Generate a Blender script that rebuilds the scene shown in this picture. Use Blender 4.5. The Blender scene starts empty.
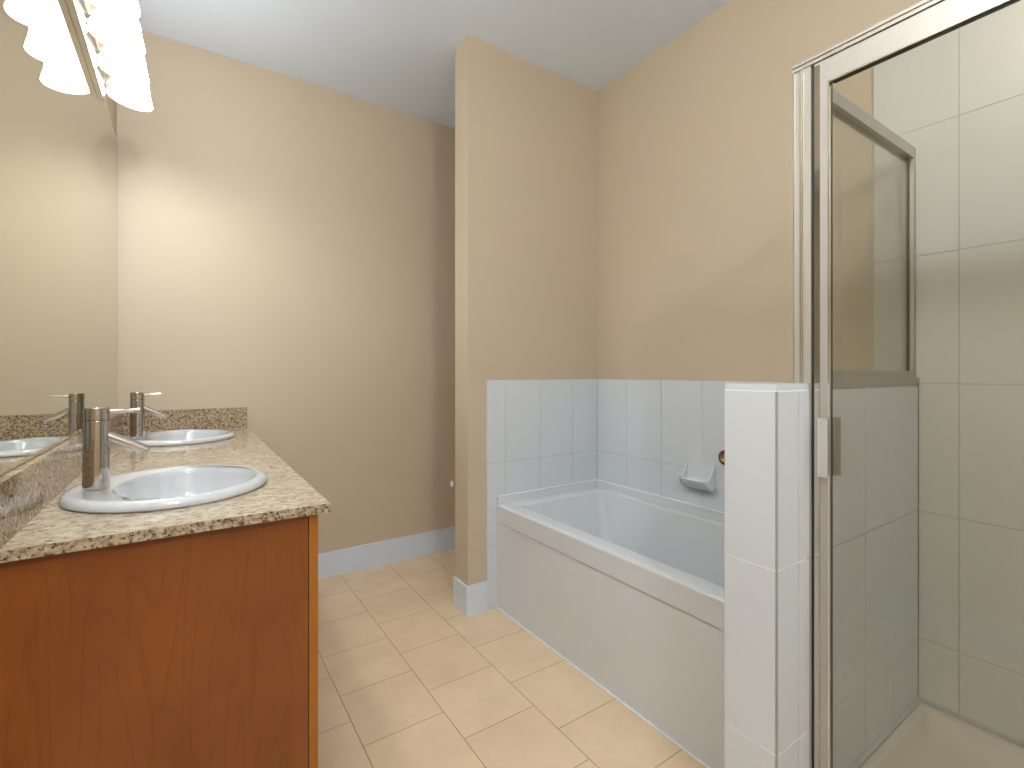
import bpy, bmesh, math
from mathutils import Vector, Matrix

S = bpy.context.scene
COL = S.collection
PI = math.pi

# ------------------------------------------------------------------ camera
EYE = 1.155
FPX, YAW, HORIZON = 481.68, 0.59186, 373.25
cd = bpy.data.cameras.new('camera')
cam = bpy.data.objects.new('camera', cd)
COL.objects.link(cam)
cam.location = (0, 0, EYE)
cam.rotation_euler = (PI / 2, 0, -YAW)
cd.sensor_width = 36.0
cd.lens = 36.0 * FPX / 1024.0
cd.shift_y = (HORIZON - 384.0) / 1024.0
cd.clip_start = 0.02
S.camera = cam

# ------------------------------------------------------------------ world, exposure
w = bpy.data.worlds.new('world')
S.world = w
w.use_nodes = True
w.node_tree.nodes['Background'].inputs[0].default_value = (0.75, 0.85, 1.0, 1)
w.node_tree.nodes['Background'].inputs[1].default_value = 1.0
S.view_settings.view_transform = 'Standard'
S.view_settings.look = 'None'
S.view_settings.gamma = 1.0
S.view_settings.use_curve_mapping = False
S.view_settings.exposure = 0.05

BULB_POWER = 1.9       # each bulb of the vanity light
CEIL_POWER = 57.0       # ceiling lamp behind the camera; the added fill light takes a share
BULB_COL = (0.93, 0.97, 1.0)
CEIL_COL = (0.83, 0.93, 1.0)
SHADE_GLOW = 19.0

# ------------------------------------------------------------------ sizes (metres, floor at z = 0)
XL = -0.273            # wall with the mirror
XR = 1.955             # wall behind the bathtub and shower
YF = 2.860             # far wall
YB = -1.90             # wall behind the camera
ZC = 2.774             # ceiling
TILE_TOP = 1.122

# ------------------------------------------------------------------ materials
def srgb(r, g, b):
    def f(c):
        c /= 255.0
        return c / 12.92 if c <= 0.04045 else ((c + 0.055) / 1.055) ** 2.4
    return (f(r), f(g), f(b), 1.0)

def new_mat(name):
    m = bpy.data.materials.new(name)
    m.use_nodes = True
    nt = m.node_tree
    return m, nt, nt.nodes['Principled BSDF']

def N(nt, typ, **kw):
    n = nt.nodes.new(typ)
    for k, v in kw.items():
        setattr(n, k, v)
    return n

def mth(nt, op, a, b=None, c=None):
    n = nt.nodes.new('ShaderNodeMath')
    n.operation = op
    for i, v in enumerate((a, b, c)):
        if v is None:
            continue
        if isinstance(v, (int, float)):
            n.inputs[i].default_value = v
        else:
            nt.links.new(v, n.inputs[i])
    return n.outputs[0]

def mix_col(nt, fac, a, b, blend='MIX'):
    n = nt.nodes.new('ShaderNodeMix')
    n.data_type = 'RGBA'
    n.blend_type = blend
    for idx, v in ((0, fac), (6, a), (7, b)):
        if isinstance(v, (int, float)):
            n.inputs[idx].default_value = v
        elif isinstance(v, tuple):
            n.inputs[idx].default_value = v
        else:
            nt.links.new(v, n.inputs[idx])
    return n.outputs[2]

def ramp(nt, fac, stops):
    n = nt.nodes.new('ShaderNodeValToRGB')
    el = n.color_ramp.elements
    while len(el) < len(stops):
        el.new(0.5)
    for e, (p, c) in zip(el, stops):
        e.position = p
        e.color = c
    nt.links.new(fac, n.inputs[0])
    return n.outputs[0]

def obj_coord(nt, scale=(1, 1, 1), rot=(0, 0, 0)):
    tc = nt.nodes.new('ShaderNodeTexCoord')
    mp = nt.nodes.new('ShaderNodeMapping')
    mp.inputs['Scale'].default_value = scale
    mp.inputs['Rotation'].default_value = rot
    nt.links.new(tc.outputs['Object'], mp.inputs['Vector'])
    return mp.outputs[0]

def noise(nt, vec, scale, detail=4, rough=0.5, dist=0.0):
    n = nt.nodes.new('ShaderNodeTexNoise')
    n.inputs['Scale'].default_value = scale
    n.inputs['Detail'].default_value = detail
    n.inputs['Roughness'].default_value = rough
    n.inputs['Distortion'].default_value = dist
    nt.links.new(vec, n.inputs['Vector'])
    return n.outputs[0]

def bump(nt, p, h, strength, dist=0.001):
    b = nt.nodes.new('ShaderNodeBump')
    b.inputs['Strength'].default_value = strength
    b.inputs['Distance'].default_value = dist
    nt.links.new(h, b.inputs['Height'])
    nt.links.new(b.outputs[0], p.inputs['Normal'])

def plain(name, col, rough=0.5, metal=0.0, var=0.04, nscale=6.0, bmp=0.0, bscale=200.0, coat=0.0):
    m, nt, p = new_mat(name)
    v = obj_coord(nt)
    n = noise(nt, v, nscale, 3)
    dark = tuple(c * (1 - var) for c in col[:3]) + (1,)
    light = tuple(min(1, c * (1 + var)) for c in col[:3]) + (1,)
    nt.links.new(mix_col(nt, n, dark, light), p.inputs['Base Color'])
    p.inputs['Roughness'].default_value = rough
    p.inputs['Metallic'].default_value = metal
    p.inputs['Coat Weight'].default_value = coat
    p.inputs['Coat Roughness'].default_value = 0.05
    if bmp:
        bump(nt, p, noise(nt, v, bscale, 2), bmp, 0.0006)
    return m

M = {}
M['paint'] = plain('beige_wall_paint', srgb(200, 182, 157), 0.62, var=0.012, bmp=0.25, bscale=260)
M['ceiling'] = plain('white_ceiling_paint', srgb(232, 241, 254), 0.8, var=0.01, bmp=0.2, bscale=200)
M['trim'] = plain('white_trim_paint', srgb(216, 223, 234), 0.35, var=0.01)
M['tile'] = plain('white_wall_tile', srgb(214, 218, 222), 0.13, var=0.015, nscale=3, bmp=0.05, bscale=9)
M['shower_tile'] = plain('white_shower_tile', srgb(212, 210, 202), 0.16, var=0.015, nscale=3, bmp=0.05, bscale=9)
M['grout'] = plain('pale_grout', srgb(186, 187, 184), 0.8)
M['acrylic'] = plain('white_acrylic', srgb(215, 217, 219), 0.12, var=0.006, coat=0.3)
M['pan'] = plain('shower_pan_acrylic', srgb(208, 198, 184), 0.25, var=0.02)
M['porcelain'] = plain('white_porcelain', srgb(212, 213, 214), 0.07, var=0.005, coat=0.6)
M['chrome'] = plain('polished_chrome', (0.62, 0.58, 0.53, 1), 0.06, 1.0, var=0.01)
M['brushed'] = plain('brushed_nickel_frame', (0.50, 0.46, 0.41, 1), 0.45, 0.5, var=0.03, nscale=20)
M['bright_nickel'] = plain('bright_nickel_bead', (0.92, 0.89, 0.84, 1), 0.12, 1.0, var=0.01)
M['dark'] = plain('dark_rubber_gasket', (0.05, 0.045, 0.035, 1), 0.5)
M['plastic'] = plain('clear_grey_plastic', srgb(150, 150, 145), 0.3)
M['brass'] = plain('worn_brass', (0.66, 0.52, 0.34, 1), 0.3, 1.0, var=0.1, nscale=60)
M['rust'] = plain('raw_brown_hole_edge', srgb(96, 62, 38), 0.8, var=0.3, nscale=80)
M['corner_grout'] = plain('dark_corner_grout', srgb(158, 158, 153), 0.8)
M['caulk'] = plain('white_caulk', srgb(236, 239, 243), 0.4)
M['black'] = plain('black_hole', (0.02, 0.018, 0.015, 1), 0.7)

def mirror_mat():
    m, nt, p = new_mat('mirror_silver')
    n = noise(nt, obj_coord(nt), 1.2, 2)
    nt.links.new(mix_col(nt, n, (0.66, 0.665, 0.585, 1), (0.68, 0.685, 0.605, 1)), p.inputs['Base Color'])
    p.inputs['Metallic'].default_value = 1.0
    p.inputs['Roughness'].default_value = 0.0
    return m
M['mirror'] = mirror_mat()

def glass_mat(name, tint):
    m = bpy.data.materials.new(name)
    m.use_nodes = True
    nt = m.node_tree
    nt.nodes.remove(nt.nodes['Principled BSDF'])
    out = nt.nodes['Material Output']
    tr = nt.nodes.new('ShaderNodeBsdfTransparent')
    tr.inputs[0].default_value = tint
    gl = nt.nodes.new('ShaderNodeBsdfGlossy')
    gl.inputs['Roughness'].default_value = 0.01
    lw = nt.nodes.new('ShaderNodeLayerWeight')
    lw.inputs[0].default_value = 0.5
    f5 = mth(nt, 'POWER', lw.outputs['Facing'], 5.0)
    fr = mth(nt, 'ADD', 0.04, mth(nt, 'MULTIPLY', f5, 0.9))
    mx = nt.nodes.new('ShaderNodeMixShader')
    nt.links.new(fr, mx.inputs[0])
    nt.links.new(tr.outputs[0], mx.inputs[1])
    nt.links.new(gl.outputs[0], mx.inputs[2])
    nt.links.new(mx.outputs[0], out.inputs[0])
    return m
M['glass'] = glass_mat('clear_shower_glass', (0.905, 0.895, 0.862, 1))

def shade_mat():
    m, nt, p = new_mat('white_opal_glass')
    n = noise(nt, obj_coord(nt), 8, 2)
    nt.links.new(mix_col(nt, n, (0.84, 0.83, 0.82, 1), (0.87, 0.86, 0.85, 1)), p.inputs['Base Color'])
    p.inputs['Roughness'].default_value = 0.2
    p.inputs['Emission Color'].default_value = (0.89, 0.95, 1.0, 1)
    p.inputs['Emission Strength'].default_value = SHADE_GLOW
    return m
M['shade'] = shade_mat()

def bulb_mat():
    m, nt, p = new_mat('lit_bulb')
    p.inputs['Emission Color'].default_value = (1.0, 0.93, 0.84, 1)
    p.inputs['Emission Strength'].default_value = 6.0
    return m
M['bulb'] = bulb_mat()

def wood_mat(name, rot=(0, 0, 0)):
    m, nt, p = new_mat(name)
    v = obj_coord(nt, (3.6, 3.6, 0.62), rot)
    w1 = noise(nt, v, 2.2, 3, 0.5, 0.6)
    rings = mth(nt, 'FRACT', mth(nt, 'MULTIPLY', w1, 10.0))
    thin = mth(nt, 'POWER', mth(nt, 'SUBTRACT', 1.0, mth(nt, 'ABSOLUTE', mth(nt, 'SUBTRACT', mth(nt, 'MULTIPLY', rings, 2.0), 1.0))), 7.0)
    v2 = obj_coord(nt, (60, 60, 2.2), rot)
    fib = noise(nt, v2, 2.0, 4, 0.6)
    blot = noise(nt, obj_coord(nt, (2.5, 2.5, 1.6)), 2.0, 4, 0.55)
    base = ramp(nt, blot, [(0.25, srgb(122, 62, 13)), (0.75, srgb(148, 80, 20))])
    c2 = mix_col(nt, mth(nt, 'MULTIPLY', thin, 0.42), base, srgb(104, 48, 12))
    c3 = mix_col(nt, mth(nt, 'MULTIPLY', fib, 0.28), c2, srgb(134, 70, 22))
    nt.links.new(c3, p.inputs['Base Color'])
    p.inputs['Roughness'].default_value = 0.42
    p.inputs['Coat Weight'].default_value = 0.12
    return m
M['wood'] = wood_mat('cherry_stained_maple')
M['wood_front'] = plain('orange_maple_front', srgb(166, 100, 28), 0.45, var=0.08, nscale=12)

def granite_mat(name, top=True):
    m, nt, p = new_mat(name)
    tc = nt.nodes.new('ShaderNodeTexCoord')
    mp = nt.nodes.new('ShaderNodeMapping')
    mp.inputs['Rotation'].default_value = (0.0, 0.0, math.radians(28))
    mp.inputs['Scale'].default_value = (34, 66, 50) if top else (60, 60, 60)
    nt.links.new(tc.outputs['Object'], mp.inputs['Vector'])
    v = mp.outputs[0]
    a = noise(nt, v, 1.3, 6, 0.72, 0.6)
    b = noise(nt, v, 2.6, 4, 0.6, 0.4)
    c = noise(nt, v, 0.35, 3, 0.5, 0.5)
    if top:
        base = ramp(nt, a, [(0.30, srgb(112, 90, 68)), (0.44, srgb(184, 166, 142)), (0.60, srgb(210, 197, 176)), (0.78, srgb(228, 218, 202))])
        spots = ramp(nt, b, [(0.36, (1, 1, 1, 1)), (0.45, (0, 0, 0, 1))])
        col = mix_col(nt, mth(nt, 'MULTIPLY', spots, 0.75), base, srgb(92, 68, 46))
        patch = ramp(nt, c, [(0.45, (0, 0, 0, 1)), (0.7, (1, 1, 1, 1))])
        col = mix_col(nt, mth(nt, 'MULTIPLY', patch, 0.35), col, srgb(176, 140, 100))
    else:
        base = ramp(nt, a, [(0.30, srgb(92, 70, 52)), (0.44, srgb(158, 134, 106)), (0.60, srgb(196, 174, 146)), (0.80, srgb(220, 202, 176))])
        spots = ramp(nt, b, [(0.41, (1, 1, 1, 1)), (0.47, (0, 0, 0, 1))])
        col = mix_col(nt, mth(nt, 'MULTIPLY', spots, 0.8), base, srgb(44, 32, 24))
    nt.links.new(col, p.inputs['Base Color'])
    p.inputs['Roughness'].default_value = 0.09
    return m
M['granite'] = granite_mat('cream_granite')
M['granite_edge'] = granite_mat('cream_granite_edge', False)

def floor_mat():
    m, nt, p = new_mat('beige_floor_tile')
    g = nt.nodes.new('ShaderNodeNewGeometry')
    sp = nt.nodes.new('ShaderNodeSeparateXYZ')
    tc = nt.nodes.new('ShaderNodeTexCoord')
    nt.links.new(tc.outputs['Object'], sp.inputs[0])
    px, py = 0.2743, 0.2785
    u = mth(nt, 'DIVIDE', mth(nt, 'SUBTRACT', sp.outputs[0], 0.4490), px)
    iu = mth(nt, 'FLOOR', u)
    odd = mth(nt, 'ABSOLUTE', mth(nt, 'SUBTRACT', iu, mth(nt, 'MULTIPLY', mth(nt, 'FLOOR', mth(nt, 'DIVIDE', iu, 2.0)), 2.0)))
    yo = mth(nt, 'SUBTRACT', sp.outputs[1], mth(nt, 'ADD', 1.4930, mth(nt, 'MULTIPLY', odd, 0.132)))
    v = mth(nt, 'DIVIDE', yo, py)
    iv = mth(nt, 'FLOOR', v)
    fu = mth(nt, 'SUBTRACT', u, iu)
    fv = mth(nt, 'SUBTRACT', v, iv)
    du = mth(nt, 'MULTIPLY', mth(nt, 'MINIMUM', fu, mth(nt, 'SUBTRACT', 1.0, fu)), px)
    dv = mth(nt, 'MULTIPLY', mth(nt, 'MINIMUM', fv, mth(nt, 'SUBTRACT', 1.0, fv)), py)
    d = mth(nt, 'MINIMUM', du, dv)
    mr = nt.nodes.new('ShaderNodeMapRange')
    mr.interpolation_type = 'SMOOTHSTEP'
    mr.inputs['From Min'].default_value = 0.0005
    mr.inputs['From Max'].default_value = 0.0017
    nt.links.new(d, mr.inputs['Value'])
    cb = nt.nodes.new('ShaderNodeCombineXYZ')
    nt.links.new(iu, cb.inputs[0]); nt.links.new(iv, cb.inputs[1])
    wn = nt.nodes.new('ShaderNodeTexWhiteNoise')
    nt.links.new(cb.outputs[0], wn.inputs['Vector'])
    vec = obj_coord(nt)
    n1 = noise(nt, vec, 5, 5, 0.6)
    n2 = noise(nt, vec, 70, 3, 0.6)
    base = ramp(nt, n1, [(0.3, srgb(218, 192, 158)), (0.7, srgb(232, 207, 174))])
    base = mix_col(nt, mth(nt, 'MULTIPLY', n2, 0.10), base, srgb(188, 156, 122))
    base = mix_col(nt, mth(nt, 'MULTIPLY', wn.outputs[0], 0.10), base, srgb(196, 166, 132))
    col = mix_col(nt, mr.outputs[0], srgb(142, 110, 76), base)
    nt.links.new(col, p.inputs['Base Color'])
    p.inputs['Roughness'].default_value = 0.42
    hgt = mth(nt, 'ADD', mr.outputs[0], mth(nt, 'MULTIPLY', n1, 0.25))
    bump(nt, p, hgt, 0.5, 0.0015)
    return m
M['floor'] = floor_mat()

# ------------------------------------------------------------------ mesh helpers
def link(name, bm, mat, parent=None, smooth=False, bevel=0.0, seg=2):
    """One mesh object; vertices are given in world space, kept relative to the parent's location."""
    if bevel:
        es = [e for e in bm.edges if len(e.link_faces) == 2 and e.calc_face_angle(0) > 0.6]
        bmesh.ops.bevel(bm, geom=es, offset=bevel, segments=seg, affect='EDGES', profile=0.5)
    bmesh.ops.recalc_face_normals(bm, faces=bm.faces)
    if parent is not None:
        off = Vector((0, 0, 0))
        q = parent
        while q is not None:
            off += Vector(q.location)
            q = q.parent
        bmesh.ops.translate(bm, verts=bm.verts, vec=-off)
    me = bpy.data.meshes.new(name)
    bm.to_mesh(me)
    bm.free()
    mats = mat if isinstance(mat, (list, tuple)) else [mat]
    for mm in mats:
        me.materials.append(M[mm])
    if smooth:
        for p in me.polygons:
            p.use_smooth = True
    o = bpy.data.objects.new(name, me)
    COL.objects.link(o)
    if parent is not None:
        o.parent = parent
    if smooth:
        me.set_sharp_from_angle(angle=math.radians(50))
        wn = o.modifiers.new('weighted', 'WEIGHTED_NORMAL')
        wn.keep_sharp = True
    return o

def box(bm, x0, x1, y0, y1, z0, z1, mi=0):
    vs = [bm.verts.new(c) for c in ((x0, y0, z0), (x1, y0, z0), (x1, y1, z0), (x0, y1, z0),
                                    (x0, y0, z1), (x1, y0, z1), (x1, y1, z1), (x0, y1, z1))]
    fs = []
    for q in ((3, 2, 1, 0), (4, 5, 6, 7), (0, 1, 5, 4), (1, 2, 6, 5), (2, 3, 7, 6), (3, 0, 4, 7)):
        f = bm.faces.new([vs[i] for i in q])
        f.material_index = mi
        fs.append(f)
    return vs, fs

def bxm(*a):
    bm = bmesh.new()
    box(bm, *a)
    return bm

def loft(bm, loops, cap0=True, cap1=True, closed=True, mi=0):
    rings = [[bm.verts.new(p) for p in L] for L in loops]
    n = len(rings[0])
    for a, b in zip(rings, rings[1:]):
        for i in range(n):
            j = (i + 1) % n
            f = bm.faces.new((a[i], a[j], b[j], b[i]))
            f.material_index = mi
    if cap0:
        bm.faces.new(list(reversed(rings[0]))).material_index = mi
    if cap1:
        bm.faces.new(rings[-1]).material_index = mi
    return rings

def circle(c, axis, r, n=32, r2=None):
    c = Vector(c); axis = Vector(axis).normalized()
    t = Vector((0, 0, 1)) if abs(axis.z) < 0.9 else Vector((1, 0, 0))
    u = axis.cross(t).normalized(); v = axis.cross(u)
    r2 = r2 or r
    return [c + u * math.cos(2 * PI * k / n) * r + v * math.sin(2 * PI * k / n) * r2 for k in range(n)]

def lathe(bm, c, axis, prof, n=40, cap0=True, cap1=True):
    """prof: list of (distance along axis, radius)"""
    c = Vector(c); ax = Vector(axis).normalized()
    loft(bm, [circle(c + ax * d, ax, r, n) for d, r in prof], cap0, cap1)

def tube(bm, p0, p1, r, n=24, r1=None):
    p0 = Vector(p0); p1 = Vector(p1); ax = (p1 - p0)
    L = ax.length; r1 = r1 or r
    e = min(r, r1) * 0.15
    lathe(bm, p0, ax, [(0, r - e), (e, r), (L - e, r1), (L, r1 - e)], n)

def empty(name, loc, label, cat, group=None):
    o = bpy.data.objects.new(name, None)
    COL.objects.link(o)
    o.location = loc
    o.empty_display_size = 0.05
    return tag(o, label, cat, group)

def tag(o, label, cat, group=None):
    o['label'] = label
    o['category'] = cat
    if group:
        o['group'] = group
    return o

def struct(name, bm, mat, label=None, bevel=0.0, seg=2, smooth=False):
    o = link(name, bm, mat, None, smooth, bevel, seg)
    o['kind'] = 'structure'
    if label:
        o['label'] = label
    return o

def copy_tree(o, parent=None):
    c = o.copy()
    COL.objects.link(c)
    c.parent = parent
    for ch in list(o.children):
        copy_tree(ch, c)
    return c

# ------------------------------------------------------------------ room shell
T = 0.12
struct('floor', bxm(XL - T, XR + T, YB - T, YF + T, -0.08, 0.0), 'floor', 'beige square ceramic floor tiles in a running bond')
struct('ceiling', bxm(XL - T, XR + T, YB - T, YF + T, ZC, ZC + 0.08), 'ceiling', 'smooth white painted ceiling')
struct('wall_left', bxm(XL - T, XL, YB - T, YF + T, 0, ZC), 'paint', 'beige painted wall behind the mirror and vanity')
struct('wall_right', bxm(XR, XR + T, YB - T, YF + T, 0, ZC), 'paint', 'beige painted wall above the bathtub tiles')
struct('wall_back', bxm(XL, XR, YF, YF + T, 0, ZC), 'paint', 'beige painted far wall at the end of the vanity')
struct('wall_front', bxm(XL, XR, YB - T, YB, 0, ZC), 'paint', 'beige painted wall opposite the far wall')
PX, PY0, PY1 = 1.109, 2.029, 2.160
struct('wall_partition', bxm(PX, XR, PY0, PY1, 0, ZC), 'paint', 'beige stub wall at the far end of the bathtub', bevel=0.002)
SX0, SY0, SY1 = 1.19, -0.52, -0.40
struct('wall_shower_end', bxm(SX0, XR, SY0, SY1, 0, ZC), 'paint', 'beige wall closing the near end of the shower')

DX = 1.222             # outer face of the shower frame
# half wall between bathtub and shower: core
HX0, HY0, HY1 = 1.078, 0.555, 0.683
struct('wall_half', bxm(HX0 + 0.008, XR, HY0 + 0.008, HY1 - 0.008, 0, TILE_TOP - 0.008), 'grout',
       'core of the white tiled half wall between bathtub and shower')

# ------------------------------------------------------------------ tiling (real tiles with eased edges)
GAP = 0.0024
def tile_field(bm, axis, face, depth, us, zs, gap=GAP):
    """tiles whose visible face lies at coordinate 'face' on 'axis'; depth is signed towards the wall"""
    for a, b in zip(us, us[1:]):
        for c, d in zip(zs, zs[1:]):
            u0, u1, z0, z1 = a + gap / 2, b - gap / 2, c + gap / 2, d - gap / 2
            if u1 - u0 < 0.006 or z1 - z0 < 0.006:
                continue
            f0, f1 = sorted((face, face + depth))
            if axis == 'x':
                box(bm, f0, f1, u0, u1, z0, z1)
            elif axis == 'y':
                box(bm, u0, u1, f0, f1, z0, z1)
            else:
                box(bm, u0, u1, z0, z1, f0, f1)

def tiled(name, fields, backs, label, mat='tile', bevel=0.0013, seg=2, grout='grout'):
    bm = bmesh.new()
    for f in fields:
        tile_field(bm, *f)
    o = struct(name, bm, mat, label, bevel=bevel, seg=seg, smooth=True)
    bg = bmesh.new()
    for b in backs:
        box(bg, *b)
    g = link('grout', bg, grout, o)
    g['kind'] = 'structure'
    return o

ZS = [0.0, 0.309, 0.714, TILE_TOP]
tiled('trim_1', [('y', 2.018, 0.0105, [1.21, 1.3165, 1.5345, 1.7575, 1.9425], ZS)],
      [(1.2115, XR - 0.0005, 2.0198, 2.0288, 0, TILE_TOP - 0.001)], 'white tiles on the far end wall of the bathtub')
tiled('trim_2', [('x', 1.943, 0.0115, [0.684, 0.886, 1.112, 1.338, 1.564, 1.791, 2.0175], ZS)],
      [(1.9449, XR - 0.0003, 0.6845, 2.0175, 0, TILE_TOP - 0.001)], 'white tiles on the long wall beside the bathtub')
HTOP = 1.131
ZT = 1.1145
ZH = [0.0, 0.309, 0.717, ZT]
YSH = [-0.40 + 0.012, -0.344, -0.144, 0.056, 0.256, 0.456, 0.5545]
ZW = [0.0, 0.309, 0.714, 1.122, 1.530, 1.938, 2.345]
pony = tiled('trim_3', [('x', HX0, 0.009, [HY0 + 0.004, HY1 - 0.001], ZH),
                 ('y', HY0, 0.009, [HX0 + 0.004, 1.172, 1.34, 1.54, 1.74, 1.9425], ZH),
                 ('y', HY1, -0.009, [HX0 + 0.004, 1.20, 1.40, 1.60, 1.80, 1.9425], ZH),
                 ('z', HTOP, -0.0160, [HX0 + 0.001, 1.172, 1.34, 1.54, 1.74, 1.9425], [HY0 + 0.001, HY1 - 0.001])],
      [(HX0 + 0.003, XR - 0.02, HY0 + 0.003, HY1 - 0.003, 0, HTOP - 0.004)],
      'white glazed tiles on the half wall between bathtub and shower', bevel=0.0026, seg=3, grout='caulk')
bm = bmesh.new()
for zz in (0.309, 0.717, 1.1145):
    box(bm, HX0 + 0.0006, HX0 + 0.006, HY0 + 0.0045, HY1 - 0.002, zz - 0.0014, zz + 0.0014)
    box(bm, HX0 + 0.0048, DX - 0.012, HY0 + 0.0006, HY0 + 0.006, zz - 0.0014, zz + 0.0014)
o = link('joint_highlight', bm, 'caulk', pony); o['kind'] = 'structure'  # pale grout strips, whitened to paint in the highlight along the tile edges
bm = bmesh.new()
box(bm, HX0 + 0.0012, HX0 + 0.0050, HY0 + 0.0012, HY0 + 0.0050, 0.001, HTOP - 0.018)
box(bm, 1.1712, 1.1730, HY0 + 0.0009, HY0 + 0.005, 0.001, HTOP - 0.018)
o = link('corner_joint', bm, 'corner_grout', pony); o['kind'] = 'structure'
tiled('trim_4', [('x', 1.943, 0.0115, YSH, ZW[:4]), ('x', 1.943, 0.0115, YSH[:-1] + [0.677], [1.1235] + ZW[4:])],
      [(1.9449, XR - 0.0003, SY1 + 0.001, HY0 - 0.0005, 0, 2.344), (1.9449, XR - 0.0003, HY0 - 0.0005, 0.676, 1.1235, 2.344)],
      'large white tiles on the long wall inside the shower', 'shower_tile')
tiled('trim_5', [('y', SY1 + 0.012, -0.0115, [1.19, 1.39, 1.59, 1.79, 1.9425], ZW)],
      [(1.191, 1.9425, SY1 + 0.0003, SY1 + 0.0101, 0, 2.344)], 'large white tiles on the near end wall of the shower', 'shower_tile')

# ------------------------------------------------------------------ baseboards
BH, BT = 0.139, 0.013
def board(x0, x1, y0, y1):
    bm = bmesh.new()
    box(bm, x0, x1, y0, y1, 0.0, BH)
    return bm
struct('baseboard_back', board(0.245, XR - 0.001, YF - BT, YF - 0.0002), 'trim', 'white baseboard along the far wall', bevel=0.003)
bm = bmesh.new()
pts = [(PX - 0.0002, PY1 - 0.0), (PX - BT, PY1), (PX - BT, PY0 - BT), (1.2098, PY0 - BT), (1.2098, PY0 - 0.0002), (PX - 0.0002, PY0 - 0.0002)]
lo = [bm.verts.new((x, y, 0)) for x, y in pts]
hi = [bm.verts.new((x, y, BH)) for x, y in pts]
bm.faces.new(list(reversed(lo))); bm.faces.new(hi)
for i in range(6):
    j = (i + 1) % 6
    bm.faces.new((lo[i], lo[j], hi[j], hi[i]))
struct('baseboard_partition', bm, 'trim', 'white baseboard wrapped round the foot of the stub wall', bevel=0.003)
struct('baseboard_right', board(XR - BT, XR - 0.0002, PY1 + 0.001, YF - BT - 0.001), 'trim', 'white baseboard behind the stub wall', bevel=0.003)
struct('baseboard_left', board(XL + 0.0002, XL + BT, YB + 0.001, 1.09), 'trim', 'white baseboard along the mirror wall', bevel=0.003)
struct('baseboard_front', board(XL + BT, XR - 0.001, YB + 0.0002, YB + BT), 'trim', 'white baseboard opposite the far wall', bevel=0.003)

# ------------------------------------------------------------------ vanity
CY0, CY1, CX1 = 1.090, YF - 0.001, 0.256
CZ0, CZ1 = 0.8530, 0.8725
VY0, VX1 = 1.107, 0.2145
cab = empty('vanity_cabinet', (0.0, 1.97, 0.0), 'orange brown stained maple vanity cabinet under the granite countertop', 'cabinet')
bm = bmesh.new()
box(bm, XL + 0.001, VX1, VY0 + 0.019, CY1, 0.10, 0.118)
box(bm, XL + 0.001, XL + 0.012, VY0 + 0.019, CY1, 0.1182, CZ0 - 0.0005)
box(bm, XL + 0.0125, VX1, CY1 - 0.018, CY1, 0.1182, CZ0 - 0.0005)
box(bm, VX1 - 0.018, VX1, VY0 + 0.019, CY1 - 0.0182, 0.1182, CZ0 - 0.0005)
link('body', bm, 'wood_front', cab)
link('side_panel', bxm(XL + 0.001, VX1, VY0, VY0 + 0.0185, 0.0, CZ0 - 0.0005), 'wood', cab, bevel=0.001)
link('toe_kick', bxm(XL + 0.05, 0.15, VY0 + 0.019, CY1, 0.0, 0.0995), 'wood_front', cab)
nd = 4
dw = (CY1 - VY0) / nd
for k in range(nd):
    y0, y1 = VY0 + k * dw + 0.0015, VY0 + (k + 1) * dw - 0.0015
    if k == 0:
        y0 = VY0 - 0.0
    bm = bmesh.new()
    box(bm, VX1 + 0.0018, VX1 + 0.0205, y0, y1, 0.105, CZ0 - 0.003)
    d = link('door', bm, 'wood_front', cab, bevel=0.0015)
    hb = bmesh.new()
    hy = y1 - 0.035 if k % 2 == 0 else y0 + 0.035
    tube(hb, (VX1 + 0.045, hy, 0.52), (VX1 + 0.045, hy, 0.64), 0.005, 16)
    for hz in (0.535, 0.625):
        tube(hb, (VX1 + 0.020, hy, hz), (VX1 + 0.045, hy, hz), 0.004, 12)
    link('handle', hb, 'chrome', d, smooth=True)

SINKS = (1.440, 2.505)
SXC, SA, SB = -0.030, 0.205, 0.220

def ray_rect(cx, cy, x0, x1, y0, y1, a):
    dx, dy = math.cos(a), math.sin(a)
    t = min([((x1 if dx > 0 else x0) - cx) / dx if abs(dx) > 1e-9 else 1e9,
             ((y1 if dy > 0 else y0) - cy) / dy if abs(dy) > 1e-9 else 1e9])
    return cx + dx * t, cy + dy * t

top = bmesh.new()
gx0 = XL + 0.001
ymid = (SINKS[0] + SINKS[1]) / 2
for si, (y0, y1) in enumerate(((CY0, ymid), (ymid, CY1))):
    cy = SINKS[si]
    angs = sorted([2 * PI * k / 64 for k in range(64)] +
                  [math.atan2(yy - cy, xx - SXC) % (2 * PI) for xx in (gx0, CX1) for yy in (y0, y1)])
    inner = [(SXC + (SA - 0.02) * math.cos(a), cy + (SB - 0.02) * math.sin(a)) for a in angs]
    outer = [ray_rect(SXC, cy, gx0, CX1, y0, y1, a) for a in angs]
    n = len(angs)
    it = [top.verts.new((x, y, CZ1)) for x, y in inner]; ib = [top.verts.new((x, y, CZ0)) for x, y in inner]
    ot = [top.verts.new((x, y, CZ1)) for x, y in outer]; ob = [top.verts.new((x, y, CZ0)) for x, y in outer]
    for i in range(n):
        j = (i + 1) % n
        top.faces.new((it[i], ot[i], ot[j], it[j]))
        top.faces.new((ib[j], ob[j], ob[i], ib[i]))
        top.faces.new((it[j], ib[j], ib[i], it[i]))
        ymx = [outer[i][1], outer[j][1]]
        if all(abs(q - ymid) < 1e-6 for q in ymx):
            continue
        f = top.faces.new((ot[i], ob[i], ob[j], ot[j]))
        f.material_index = 1
bmesh.ops.remove_doubles(top, verts=top.verts, dist=1e-5)
ct = link('countertop', top, ['granite', 'granite_edge'], None)
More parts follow.
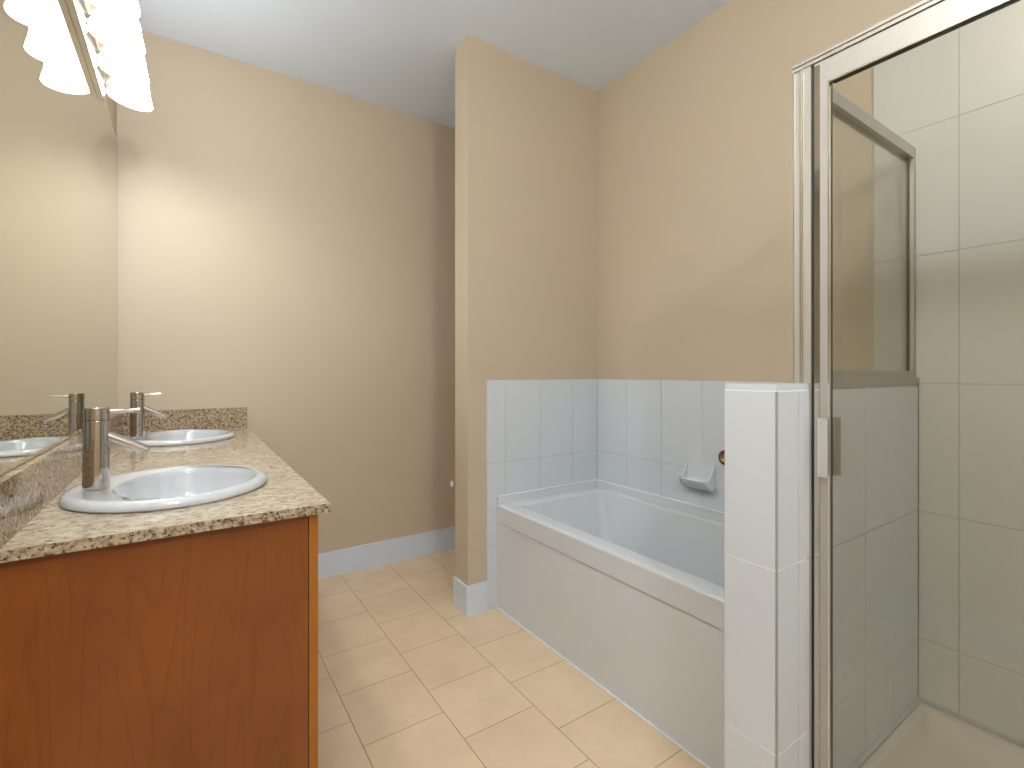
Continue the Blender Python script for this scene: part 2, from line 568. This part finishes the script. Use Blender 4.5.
tag(ct, 'cream and brown polished granite countertop with two oval sinks', 'countertop')

BSX, BSZ = -0.2505, 0.978
tag(link('backsplash', bxm(XL + 0.001, BSX, CY0, CY1, CZ1 + 0.0004, BSZ), 'granite_edge', None, bevel=0.0012),
    'long low granite backsplash under the mirror', 'backsplash')
tag(link('backsplash', bxm(BSX + 0.0006, CX1 - 0.002, YF - 0.020, YF - 0.001, CZ1 + 0.0004, BSZ), 'granite_edge', None, bevel=0.0012),
    'short granite backsplash against the far wall', 'backsplash')

# ------------------------------------------------------------------ sinks
def ell(cx, cy, a, b, z, n=72):
    return [(cx + a * math.cos(2 * PI * k / n), cy + b * math.sin(2 * PI * k / n), z) for k in range(n)]

def make_sink(cy, label):
    s = empty('sink', (SXC, cy, CZ1), label, 'sink', 'white drop-in oval sinks')
    bm = bmesh.new()
    bx = SXC + 0.032
    L = [ell(SXC, cy, SA - 0.003, SB - 0.003, CZ1 + 0.0008), ell(SXC, cy, SA, SB, CZ1 + 0.005),
         ell(SXC, cy, SA - 0.001, SB - 0.001, CZ1 + 0.012), ell(SXC, cy, SA - 0.006, SB - 0.006, CZ1 + 0.018),
         ell(SXC, cy, SA - 0.013, SB - 0.013, CZ1 + 0.021), ell(SXC, cy, SA - 0.020, SB - 0.020, CZ1 + 0.0215),
         ell(SXC + 0.006, cy, SA - 0.030, SB - 0.028, CZ1 + 0.0205),
         ell(bx, cy, 0.150, 0.190, CZ1 + 0.0185), ell(bx, cy, 0.144, 0.184, CZ1 + 0.014),
         ell(bx, cy, 0.139, 0.179, CZ1 + 0.0), ell(bx, cy, 0.131, 0.170, CZ1 - 0.04),
         ell(bx, cy, 0.114, 0.150, CZ1 - 0.085), ell(bx, cy, 0.082, 0.108, CZ1 - 0.118),
         ell(bx, cy, 0.04, 0.05, CZ1 - 0.132), ell(bx, cy, 0.022, 0.022, CZ1 - 0.135)]
    # outside of the bowl, below the counter
    Lo = [ell(bx, cy, 0.022, 0.022, CZ1 - 0.145), ell(bx, cy, 0.087, 0.113, CZ1 - 0.130),
          ell(bx, cy, 0.122, 0.158, CZ1 - 0.09), ell(bx, cy, 0.138, 0.177, CZ1 - 0.04), ell(bx - 0.004, cy, 0.146, 0.188, CZ1 - 0.005)]
    loft(bm, L + Lo + [L[0]], False, False)
    bmesh.ops.remove_doubles(bm, verts=bm.verts, dist=1e-6)
    link('basin', bm, 'porcelain', s, smooth=True)
    bm = bmesh.new()
    lathe(bm, (bx, cy, CZ1 - 0.1362), (0, 0, 1), [(-0.01, 0.018), (0.0, 0.021), (0.0022, 0.021), (0.003, 0.018), (0.0015, 0.012), (0.0015, 0.004)], 32)
    link('drain', bm, 'chrome', s, smooth=True)
    return s
near_sink = make_sink(SINKS[0], 'white oval drop-in sink nearest the camera on the granite countertop')
far_sink = copy_tree(near_sink)
far_sink.location.y = SINKS[1]
far_sink['label'] = 'white oval drop-in sink at the far end of the countertop, by the far wall'

# ------------------------------------------------------------------ faucets
FX = -0.1735
def make_faucet(cy, label):
    z0 = CZ1 + 0.0213
    f = empty('faucet', (FX, cy, z0), label, 'faucet', 'chrome cylinder faucets')
    bm = bmesh.new()
    lathe(bm, (FX, cy, z0), (0, 0, 1), [(0, 0.0240), (0.002, 0.0246), (0.152, 0.0238), (0.154, 0.0230)], 48)
    link('body', bm, 'chrome', f, smooth=True)
    bm = bmesh.new()
    lathe(bm, (FX, cy, z0 + 0.1542), (0, 0, 1), [(0, 0.0222), (0.0015, 0.0240), (0.027, 0.0240), (0.029, 0.0224)], 48)
    cap = link('cap', bm, 'chrome', f, smooth=True)
    bm = bmesh.new()
    tube(bm, (FX + 0.020, cy, z0 + 0.1715), (FX + 0.079, cy, z0 + 0.1740), 0.0050, 20)
    link('lever', bm, 'chrome', cap, smooth=True)
    bm = bmesh.new()
    p0 = Vector((FX + 0.012, cy, z0 + 0.122)); p1 = Vector((FX + 0.094, cy, z0 + 0.077))
    tube(bm, p0, p1, 0.0108, 32)
    sp = link('spout', bm, 'chrome', f, smooth=True)
    bm = bmesh.new()
    ax = (p1 - p0).normalized()
    lathe(bm, p1 - ax * 0.0004, ax, [(0, 0.0072), (0.0012, 0.0072), (0.0015, 0.0060)], 24)
    link('aerator', bm, 'dark', sp)
    bm = bmesh.new()
    lathe(bm, (FX - 0.0, cy, z0 + 0.1538), (0, 0, 1), [(0, 0.0205), (0.0006, 0.0205)], 32)
    link('joint_ring', bm, 'dark', f)
    return f
near_faucet = make_faucet(SINKS[0], 'chrome cylinder faucet with thin lever on the nearest sink')
far_faucet = copy_tree(near_faucet)
far_faucet.location.y = SINKS[1]
far_faucet['label'] = 'chrome cylinder faucet with thin lever on the far sink, by the far wall'

# ------------------------------------------------------------------ mirror
MX = -0.2675
MTOP = 2.213
mir = tag(link('wall_mirror', bxm(XL + 0.0004, MX, CY0, YF - 0.006, BSZ + 0.0015, MTOP), 'mirror', None, bevel=0.0008),
          'large frameless mirror above the granite backsplash', 'mirror')

# ------------------------------------------------------------------ vanity light
LX, LY, LZ, LR, LS = -0.168, 2.290, 2.176, 0.0695, 0.195
nl = 4
lf = empty('vanity_light', (MX, LY - 1.5 * LS, 2.165), 'chrome bar light with white glass shades above the mirror', 'light')
link('backplate', bxm(MX + 0.0005, -0.2495, LY - LS * 3 - 0.05, LY - 0.03, 2.134, 2.235), 'chrome', lf, bevel=0.002)
def tilt_shade(bm, cy):
    bmesh.ops.rotate(bm, verts=bm.verts, cent=(LX, cy, LZ + 0.09), matrix=Matrix.Rotation(0.14, 3, 'Y'))
for k in range(nl):
    cy = LY - k * LS
    bm = bmesh.new()
    arm_z = 2.27
    tube(bm, (-0.2496, min(cy, LY - 0.02), 2.205), (-0.222, cy, 2.262), 0.006, 16)
    tube(bm, (-0.224, cy, 2.259), (LX, cy, 2.292), 0.006, 16)
    arm = link('arm', bm, 'chrome', lf, smooth=True)
    bm = bmesh.new()
    lathe(bm, (LX, cy, 2.262), (0, 0, 1), [(0, 0.020), (0.002, 0.024), (0.022, 0.024), (0.034, 0.014), (0.038, 0.008)], 32)
    link('socket_cup', bm, 'chrome', arm, smooth=True)
    bm = bmesh.new()
    prof_o = [(0.0, LR), (0.012, LR - 0.004), (0.04, LR - 0.014), (0.07, LR - 0.022), (0.085, LR - 0.030), (0.092, 0.026)]
    prof_i = [(0.089, 0.022), (0.080, LR - 0.033), (0.066, LR - 0.026), (0.04, LR - 0.0175), (0.012, LR - 0.0075), (0.0, LR - 0.0035)]
    lathe(bm, (LX, cy, LZ), (0, 0, 1), prof_o + prof_i + [prof_o[0]], 56, False, False)
    bmesh.ops.remove_doubles(bm, verts=bm.verts, dist=1e-6)
    tilt_shade(bm, cy)
    sh = link('shade', bm, 'shade', lf, smooth=True)
    bm = bmesh.new()
    bmesh.ops.create_uvsphere(bm, u_segments=20, v_segments=12, radius=0.019, matrix=Matrix.Translation((LX, cy, LZ + 0.046)))
    lathe(bm, (LX, cy, LZ + 0.058), (0, 0, 1), [(0, 0.012), (0.028, 0.010)], 20)
    tilt_shade(bm, cy)
    link('bulb', bm, 'bulb', sh, smooth=True)
    ld = bpy.data.lights.new('vanity_bulb_light', 'POINT')
    ld.energy = BULB_POWER
    ld.color = BULB_COL
    ld.shadow_soft_size = 0.016
    lo_ = bpy.data.objects.new('vanity_bulb_light', ld)
    COL.objects.link(lo_)
    lo_.location = (LX - 0.009, cy, LZ + 0.0085)

# ------------------------------------------------------------------ ceiling lamp behind the camera, plus an added fill light overhead
for k, (x, y, pw) in enumerate(((0.20, -0.95, 1.0), (0.02, 0.30, 0.42))):
    cl = empty('ceiling_or_fill_light', (x, y, ZC), ('round white flush ceiling lamp behind the camera', 'added unseen fill light shaped like a ceiling lamp, just above the camera')[k], 'light')
    bm = bmesh.new()
    lathe(bm, (x, y, ZC - 0.0005), (0, 0, -1), [(0, 0.16), (0.012, 0.16), (0.014, 0.155)], 48)
    link('base', bm, 'trim', cl, smooth=True)
    bm = bmesh.new()
    lathe(bm, (x, y, ZC - 0.014), (0, 0, -1), [(0, 0.148), (0.03, 0.14), (0.052, 0.10), (0.062, 0.03)], 48)
    link('diffuser', bm, 'bulb', cl, smooth=True)
    ld = bpy.data.lights.new('ceiling_or_fill_point', 'POINT')
    ld.energy = CEIL_POWER * pw
    ld.color = CEIL_COL
    ld.shadow_soft_size = 0.09
    lo_ = bpy.data.objects.new('ceiling_or_fill_point', ld)
    COL.objects.link(lo_)
    lo_.location = (x, y, ZC - 0.24)

# ------------------------------------------------------------------ bathtub
TX0, TX1, TY0, TY1, TZ = 1.262, 1.9424, 0.6845, 2.0165, 0.510
tub = empty('bathtub', ((TX0 + TX1) / 2, (TY0 + TY1) / 2, 0.0), 'white acrylic bathtub with flat apron between the tiled walls', 'bathtub')

def rrect(x0, x1, y0, y1, r, z, n=8):
    pts = []
    for cx, cy, a0 in ((x1 - r, y1 - r, 0), (x0 + r, y1 - r, PI / 2), (x0 + r, y0 + r, PI), (x1 - r, y0 + r, 1.5 * PI)):
        for k in range(n + 1):
            a = a0 + (PI / 2) * k / n
            pts.append((cx + r * math.cos(a), cy + r * math.sin(a), z))
    return pts
bm = bmesh.new()
e = 0.0005
ix0, ix1, iy0, iy1 = TX0 + 0.088, TX1 - 0.052, TY0 + 0.10, TY1 - 0.082
L = [rrect(TX0 + 0.012, TX1, TY0, TY1, 0.002, 0.424),
     rrect(TX0, TX1, TY0, TY1, 0.002, 0.424),
     rrect(TX0, TX1, TY0, TY1, 0.004, TZ - 0.010),
     rrect(TX0 + 0.002, TX1, TY0, TY1, 0.004, TZ - 0.004),
     rrect(TX0 + 0.007, TX1, TY0, TY1, 0.004, TZ),
     rrect(TX0 + 0.030, TX1 - 0.02, TY0 + 0.02, TY1 - 0.02, 0.008, TZ),
     rrect(ix0 - 0.010, ix1 + 0.006, iy0 - 0.008, iy1 + 0.008, 0.030, TZ - 0.0005),
     rrect(ix0 - 0.003, ix1 + 0.002, iy0 - 0.002, iy1 + 0.002, 0.028, TZ - 0.004),
     rrect(ix0, ix1, iy0, iy1, 0.028, TZ - 0.012),
     rrect(ix0 + 0.020, ix1 - 0.020, iy0 + 0.018, iy1 - 0.036, 0.034, TZ - 0.12),
     rrect(ix0 + 0.038, ix1 - 0.038, iy0 + 0.034, iy1 - 0.072, 0.044, TZ - 0.24),
     rrect(ix0 + 0.054, ix1 - 0.054, iy0 + 0.050, iy1 - 0.106, 0.056, TZ - 0.35),
     rrect(ix0 + 0.068, ix1 - 0.068, iy0 + 0.066, iy1 - 0.124, 0.060, TZ - 0.374),
     rrect(ix0 + 0.100, ix1 - 0.100, iy0 + 0.100, iy1 - 0.160, 0.050, TZ - 0.385)]
loft(bm, L, False, True)
link('basin', bm, 'acrylic', tub, smooth=True)
link('apron', bxm(TX0 + 0.0050, TX0 + 0.0130, TY0 + 0.0, TY1, 0.002, 0.4205), 'acrylic', tub, bevel=0.001)
bm = bmesh.new()
box(bm, TX0 + 0.004, TX1 - 0.0, TY1 - 0.016, TY1 + 0.0, TZ + 0.0003, 0.5445)
box(bm, TX1 - 0.016, TX1 - 0.0, TY0 + 0.0, TY1 - 0.0163, TZ + 0.0003, 0.5445)
link('wall_flange', bm, 'acrylic', tub, smooth=True, bevel=0.0015, seg=2)
bm = bmesh.new()
box(bm, TX0 + 0.004, TX1 + 0.0003, TY1 - 0.007, TY1 + 0.0003, 0.5447, 0.5480)
box(bm, TX1 - 0.007, TX1 + 0.0003, TY0 + 0.0, TY1 - 0.0072, 0.5447, 0.5480)
link('wall_caulk', bm, 'caulk', tub)
bm = bmesh.new()
lathe(bm, (1.60, TY0 + 0.24, TZ - 0.3846), (0, 0, 1), [(0, 0.032), (0.002, 0.031), (0.003, 0.024), (0.002, 0.006)], 32)
link('drain', bm, 'chrome', tub, smooth=True)
link('floor_caulk', bxm(TX0 - 0.0035, TX0 + 0.0034, TY0, TY1, 0.0005, 0.004), 'caulk', tub, bevel=0.001)

# ------------------------------------------------------------------ soap dish
DO = 1.943
sd = empty('soap_dish', (DO, 1.345, 0.665), 'white ceramic soap dish fixed on the tiles above the bathtub', 'soap dish')
bm = bmesh.new()
box(bm, DO - 0.0070, DO - 0.0003, 1.268, 1.418, 0.640, 0.752)
link('backplate', bm, 'tile', sd, smooth=True, bevel=0.003, seg=3)
bm = bmesh.new()
out_ = [(0.0075, 0.655), (0.012, 0.634), (0.026, 0.628), (0.042, 0.636), (0.058, 0.652), (0.069, 0.668), (0.072, 0.676), (0.069, 0.680)]
in_ = [(0.058, 0.668), (0.044, 0.656), (0.030, 0.652), (0.019, 0.660), (0.014, 0.680), (0.0075, 0.735)]
rings = []
for y, k in ((1.276, 0.86), (1.283, 0.95), (1.295, 1.0), (1.391, 1.0), (1.403, 0.95), (1.410, 0.86)):
    rings.append([(DO - d * k, y, z) for d, z in out_ + in_])
loft(bm, rings, True, True)
side = [(0.0075, 0.744), (0.0075, 0.650), (0.012, 0.634), (0.026, 0.629), (0.042, 0.637), (0.058, 0.653), (0.066, 0.668), (0.064, 0.680),
        (0.050, 0.686), (0.036, 0.697), (0.024, 0.714), (0.014, 0.735)]
for ya, yb in ((1.270, 1.2785), (1.4075, 1.416)):
    loft(bm, [[(DO - d * 0.93, ya, z) for d, z in side], [(DO - d, (ya + yb) / 2, z) for d, z in side], [(DO - d * 0.93, yb, z) for d, z in side]], True, True)
link('tray', bm, 'tile', sd, smooth=True)

# ------------------------------------------------------------------ uncovered pipe in the tub wall
ps = empty('pipe_stub', (1.943, 1.215, 0.786), 'brass pipe end in an uncovered brown edged hole beside the soap dish', 'pipe')
bm = bmesh.new()
c0 = (1.9430, 1.222, 0.786)
lathe(bm, c0, (-1, 0, 0), [(0.0, 0.034), (0.0012, 0.034), (0.0016, 0.031), (0.0016, 0.026), (0.0006, 0.025), (0.0002, 0.022)], 40)
link('hole_edge', bm, 'rust', ps, smooth=True)
bm = bmesh.new()
lathe(bm, (1.9422, 1.222, 0.786), (-1, 0, 0), [(0, 0.018), (0.014, 0.018), (0.016, 0.0165), (0.016, 0.013), (0.004, 0.0125)], 32)
link('pipe', bm, 'brass', ps, smooth=True)

# ------------------------------------------------------------------ paper holder behind the stub wall
th = empty('toilet_paper_holder', (1.170, PY1, 0.588), 'small chrome toilet paper holder peeking out behind the stub wall', 'paper holder')
bm = bmesh.new()
lathe(bm, (1.170, PY1 + 0.0003, 0.588), (0, 1, 0), [(0, 0.024), (0.006, 0.024), (0.009, 0.020)], 32)
link('rosette', bm, 'chrome', th, smooth=True)
bm = bmesh.new()
tube(bm, (1.170, PY1 + 0.008, 0.588), (1.170, PY1 + 0.060, 0.588), 0.007, 20)
bmesh.ops.create_uvsphere(bm, u_segments=16, v_segments=10, radius=0.010, matrix=Matrix.Translation((1.170, PY1 + 0.062, 0.588)))
tube(bm, (1.170, PY1 + 0.060, 0.588), (1.122, PY1 + 0.060, 0.588), 0.006, 20)
link('arm', bm, 'chrome', th, smooth=True)
bm = bmesh.new()
lathe(bm, (1.127, PY1 + 0.060, 0.588), (-1, 0, 0), [(0, 0.010), (0.002, 0.015), (0.006, 0.016), (0.009, 0.013)], 24)
link('end_knob', bm, 'porcelain', th, smooth=True)

# ------------------------------------------------------------------ shower base
BX0, BX1, BY0, BY1 = 1.192, 1.9424, SY1 + 0.0125, HY0 - 0.0008
sb = empty('shower_tray', ((BX0 + BX1) / 2, 0.08, 0.0), 'off white acrylic shower tray behind the glass door', 'shower tray')
bm = bmesh.new()
L = [rrect(BX0, BX1, BY0, BY1, 0.004, 0.0005), rrect(BX0, BX1, BY0, BY1, 0.004, 0.106), rrect(BX0 + 0.004, BX1 - 0.001, BY0 + 0.001, BY1 - 0.001, 0.006, 0.110),
     rrect(BX0 + 0.085, BX1 - 0.026, BY0 + 0.026, BY1 - 0.026, 0.020, 0.110), rrect(BX0 + 0.095, BX1 - 0.034, BY0 + 0.034, BY1 - 0.034, 0.030, 0.104),
     rrect(BX0 + 0.110, BX1 - 0.050, BY0 + 0.050, BY1 - 0.050, 0.05, 0.072), rrect(BX0 + 0.135, BX1 - 0.080, BY0 + 0.080, BY1 - 0.080, 0.07, 0.052),
     rrect(BX0 + 0.20, BX1 - 0.16, BY0 + 0.17, BY1 - 0.17, 0.10, 0.044)]
loft(bm, L, True, True)
link('pan', bm, 'pan', sb, smooth=True)
bm = bmesh.new()
box(bm, BX1 - 0.011, BX1 - 0.0, BY0, BY1, 0.1102, 0.120)
box(bm, BX0 + 0.08, BX1 - 0.0113, BY1 - 0.011, BY1, 0.1102, 0.120)
link('caulk_line', bm, 'grout', sb, bevel=0.002)
bm = bmesh.new()
lathe(bm, (1.55, 0.08, 0.0442), (0, 0, 1), [(0, 0.045), (0.002, 0.044), (0.003, 0.036), (0.0025, 0.006)], 32)
link('drain', bm, 'chrome', sb, smooth=True)

# ------------------------------------------------------------------ shower enclosure frame (fixed)
DX = 1.222             # outer face of the frame
HT, HB = 1.898, 1.884  # header top / lower edge
fr = empty('shower_enclosure', (DX, 0.55, 0.11), 'brushed metal corner post, header and jamb framing the shower door', 'shower enclosure')
bm = bmesh.new()
box(bm, DX - 0.006, DX + 0.034, SY1 + 0.0127, 0.5925, HT - 0.006, HT)
box(bm, DX - 0.003, DX + 0.034, SY1 + 0.0127, 0.5925, HB - 0.001, HT - 0.0062)
link('header', bm, 'brushed', fr, bevel=0.0012)
# corner post standing on the half wall, with two raised ribs
bm = bmesh.new()
z0 = HTOP + 0.0006
box(bm, DX, DX + 0.030, 0.5655, 0.5915, z0, HB - 0.0012)
link('corner_post', bm, 'brushed', fr, bevel=0.0015)
for yy in (0.5885, 0.5735, 0.5685):
    link('rib', bxm(DX - 0.0030, DX - 0.0002, yy - 0.0012, yy + 0.0012, z0, HB - 0.0012), 'bright_nickel', fr, bevel=0.0007)
bm = bmesh.new()
box(bm, DX, DX + 0.030, 0.5512, 0.5545, 0.112, HB - 0.0012)
box(bm, DX + 0.0, DX + 0.030, 0.5545, 0.5652, z0, HB - 0.0012)
link('wall_jamb', bm, 'brushed', fr, bevel=0.001)
link('gasket', bxm(DX + 0.006, DX + 0.024, 0.5452, 0.5510, 0.112, HB - 0.0012), 'dark', fr)
link('sill', bxm(DX - 0.004, DX + 0.034, SY1 + 0.0127, 0.5462, 0.1105, 0.128), 'brushed', fr, bevel=0.0015)
link('hinge_jamb', bxm(DX, DX + 0.030, SY1 + 0.0127, -0.362, 0.129, HB - 0.0012), 'brushed', fr, bevel=0.0015)

# ------------------------------------------------------------------ fixed glass over the half wall
gp = empty('glass_panel', (1.58, 0.578, HTOP), 'framed fixed glass panel standing on the tiled half wall', 'glass panel')
py0, py1 = 0.5605, 0.5905
bz, tz = HTOP + 0.0006, 1.878
link('bottom_rail', bxm(DX + 0.0305, 1.9425, py0, py1, bz, bz + 0.030), 'brushed', gp, bevel=0.0015)
link('drip_flange', bxm(DX + 0.0310, 1.9420, 0.5523, 0.5545, 1.1190, HTOP + 0.010), 'brushed', gp, bevel=0.001)
link('top_rail', bxm(DX + 0.0305, 1.9425, py0, py1, tz - 0.034, tz), 'brushed', gp, bevel=0.0015)
link('wall_stile', bxm(1.9225, 1.9425, py0, py1, bz + 0.0303, tz - 0.0343), 'brushed', gp, bevel=0.0015)
link('gasket', bxm(1.9185, 1.9222, 0.5715, 0.5795, bz + 0.0303, tz - 0.0343), 'dark', gp)
link('pane', bxm(DX + 0.0308, 1.9184, 0.5735, 0.5775, bz + 0.0303, tz - 0.0343), 'glass', gp)

# ------------------------------------------------------------------ shower door
dr = empty('shower_door', (DX + 0.012, -0.355, 0.13), 'clear glass shower door in a thin bright metal frame', 'shower door')
dy0, dy1, dz0, dz1 = -0.358, 0.5440, 0.132, 1.8810
sx0, sx1 = DX + 0.001, DX + 0.022
rl = 0.052
def frame_piece(pts_yz, name, mat='brushed', x0=sx0, x1=sx1, par=None, bev=0.0012):
    bm = bmesh.new()
    loft(bm, [[(x0, y, z) for y, z in pts_yz], [(x1, y, z) for y, z in pts_yz]], True, True)
    return link(name, bm, mat, par or dr, bevel=bev)
sw = 0.030
frame_piece([(dy1, dz0), (dy1, dz1), (dy1 - sw, dz1 - rl), (dy1 - sw, dz0 + sw)], 'latch_stile')
frame_piece([(dy0, dz0), (dy0 + sw, dz0 + sw), (dy0 + sw, dz1 - rl), (dy0, dz1)], 'hinge_stile')
frame_piece([(dy0 + 0.0004, dz1), (dy0 + sw + 0.0004, dz1 - rl), (dy1 - sw - 0.0004, dz1 - rl), (dy1 - 0.0004, dz1)], 'top_rail')
frame_piece([(dy0 + 0.0004, dz0), (dy1 - 0.0004, dz0), (dy1 - sw - 0.0004, dz0 + sw), (dy0 + sw + 0.0004, dz0 + sw)], 'bottom_rail')
link('polished_strip', bxm(sx0 - 0.0010, sx0 - 0.0002, dy1 - 0.0125, dy1 - 0.0005, dz0 + 0.002, dz1 - 0.006), 'chrome', dr)
# bright inner bead
b_ = 0.0030
link('bead', bxm(sx0 - 0.003, sx0 + 0.004, dy1 - sw - b_, dy1 - sw - 0.0003, dz0 + sw, dz1 - rl), 'bright_nickel', dr, bevel=0.001)
link('bead', bxm(sx0 - 0.002, sx0 + 0.004, dy0 + sw, dy1 - sw - b_ - 0.0003, dz1 - rl - 0.0045, dz1 - rl - 0.0003), 'bright_nickel', dr, bevel=0.001)
link('glazing_gasket', bxm(sx0 + 0.0045, sx0 + 0.015, dy1 - sw - 0.0030, dy1 - sw - 0.0003, dz0 + sw, dz1 - rl - 0.004), 'dark', dr)
link('glazing_gasket', bxm(sx0 + 0.0045, sx0 + 0.015, dy0 + sw, dy1 - sw - 0.007, dz1 - rl - 0.0060, dz1 - rl - 0.0003), 'dark', dr)
link('pane', bxm(sx0 + 0.008, sx0 + 0.012, dy0 + sw + 0.0004, dy1 - sw - 0.0032, dz0 + sw + 0.0004, dz1 - rl - 0.0062), 'glass', dr)
# pull handle
hz0, hz1 = 0.917, 1.052
bm = bmesh.new()
sec = [(sx0 - 0.0004, 0.5300), (sx0 - 0.0150, 0.5300), (sx0 - 0.0180, 0.5260), (sx0 - 0.0180, 0.5080), (sx0 - 0.0145, 0.5080), (sx0 - 0.0145, 0.5262), (sx0 - 0.0004, 0.5262)]
loft(bm, [[(x, y, hz0) for x, y in sec], [(x, y, hz1) for x, y in sec]], True, True)
hd = link('handle', bm, 'bright_nickel', dr, bevel=0.0008)
bm = bmesh.new()
box(bm, sx1 + 0.0004, sx1 + 0.012, 0.5120, 0.5160, hz0, hz1)
box(bm, sx1 + 0.0085, sx1 + 0.012, 0.5010, 0.5118, hz0, hz1)
link('inner_handle', bm, 'brushed', dr, bevel=0.0008)
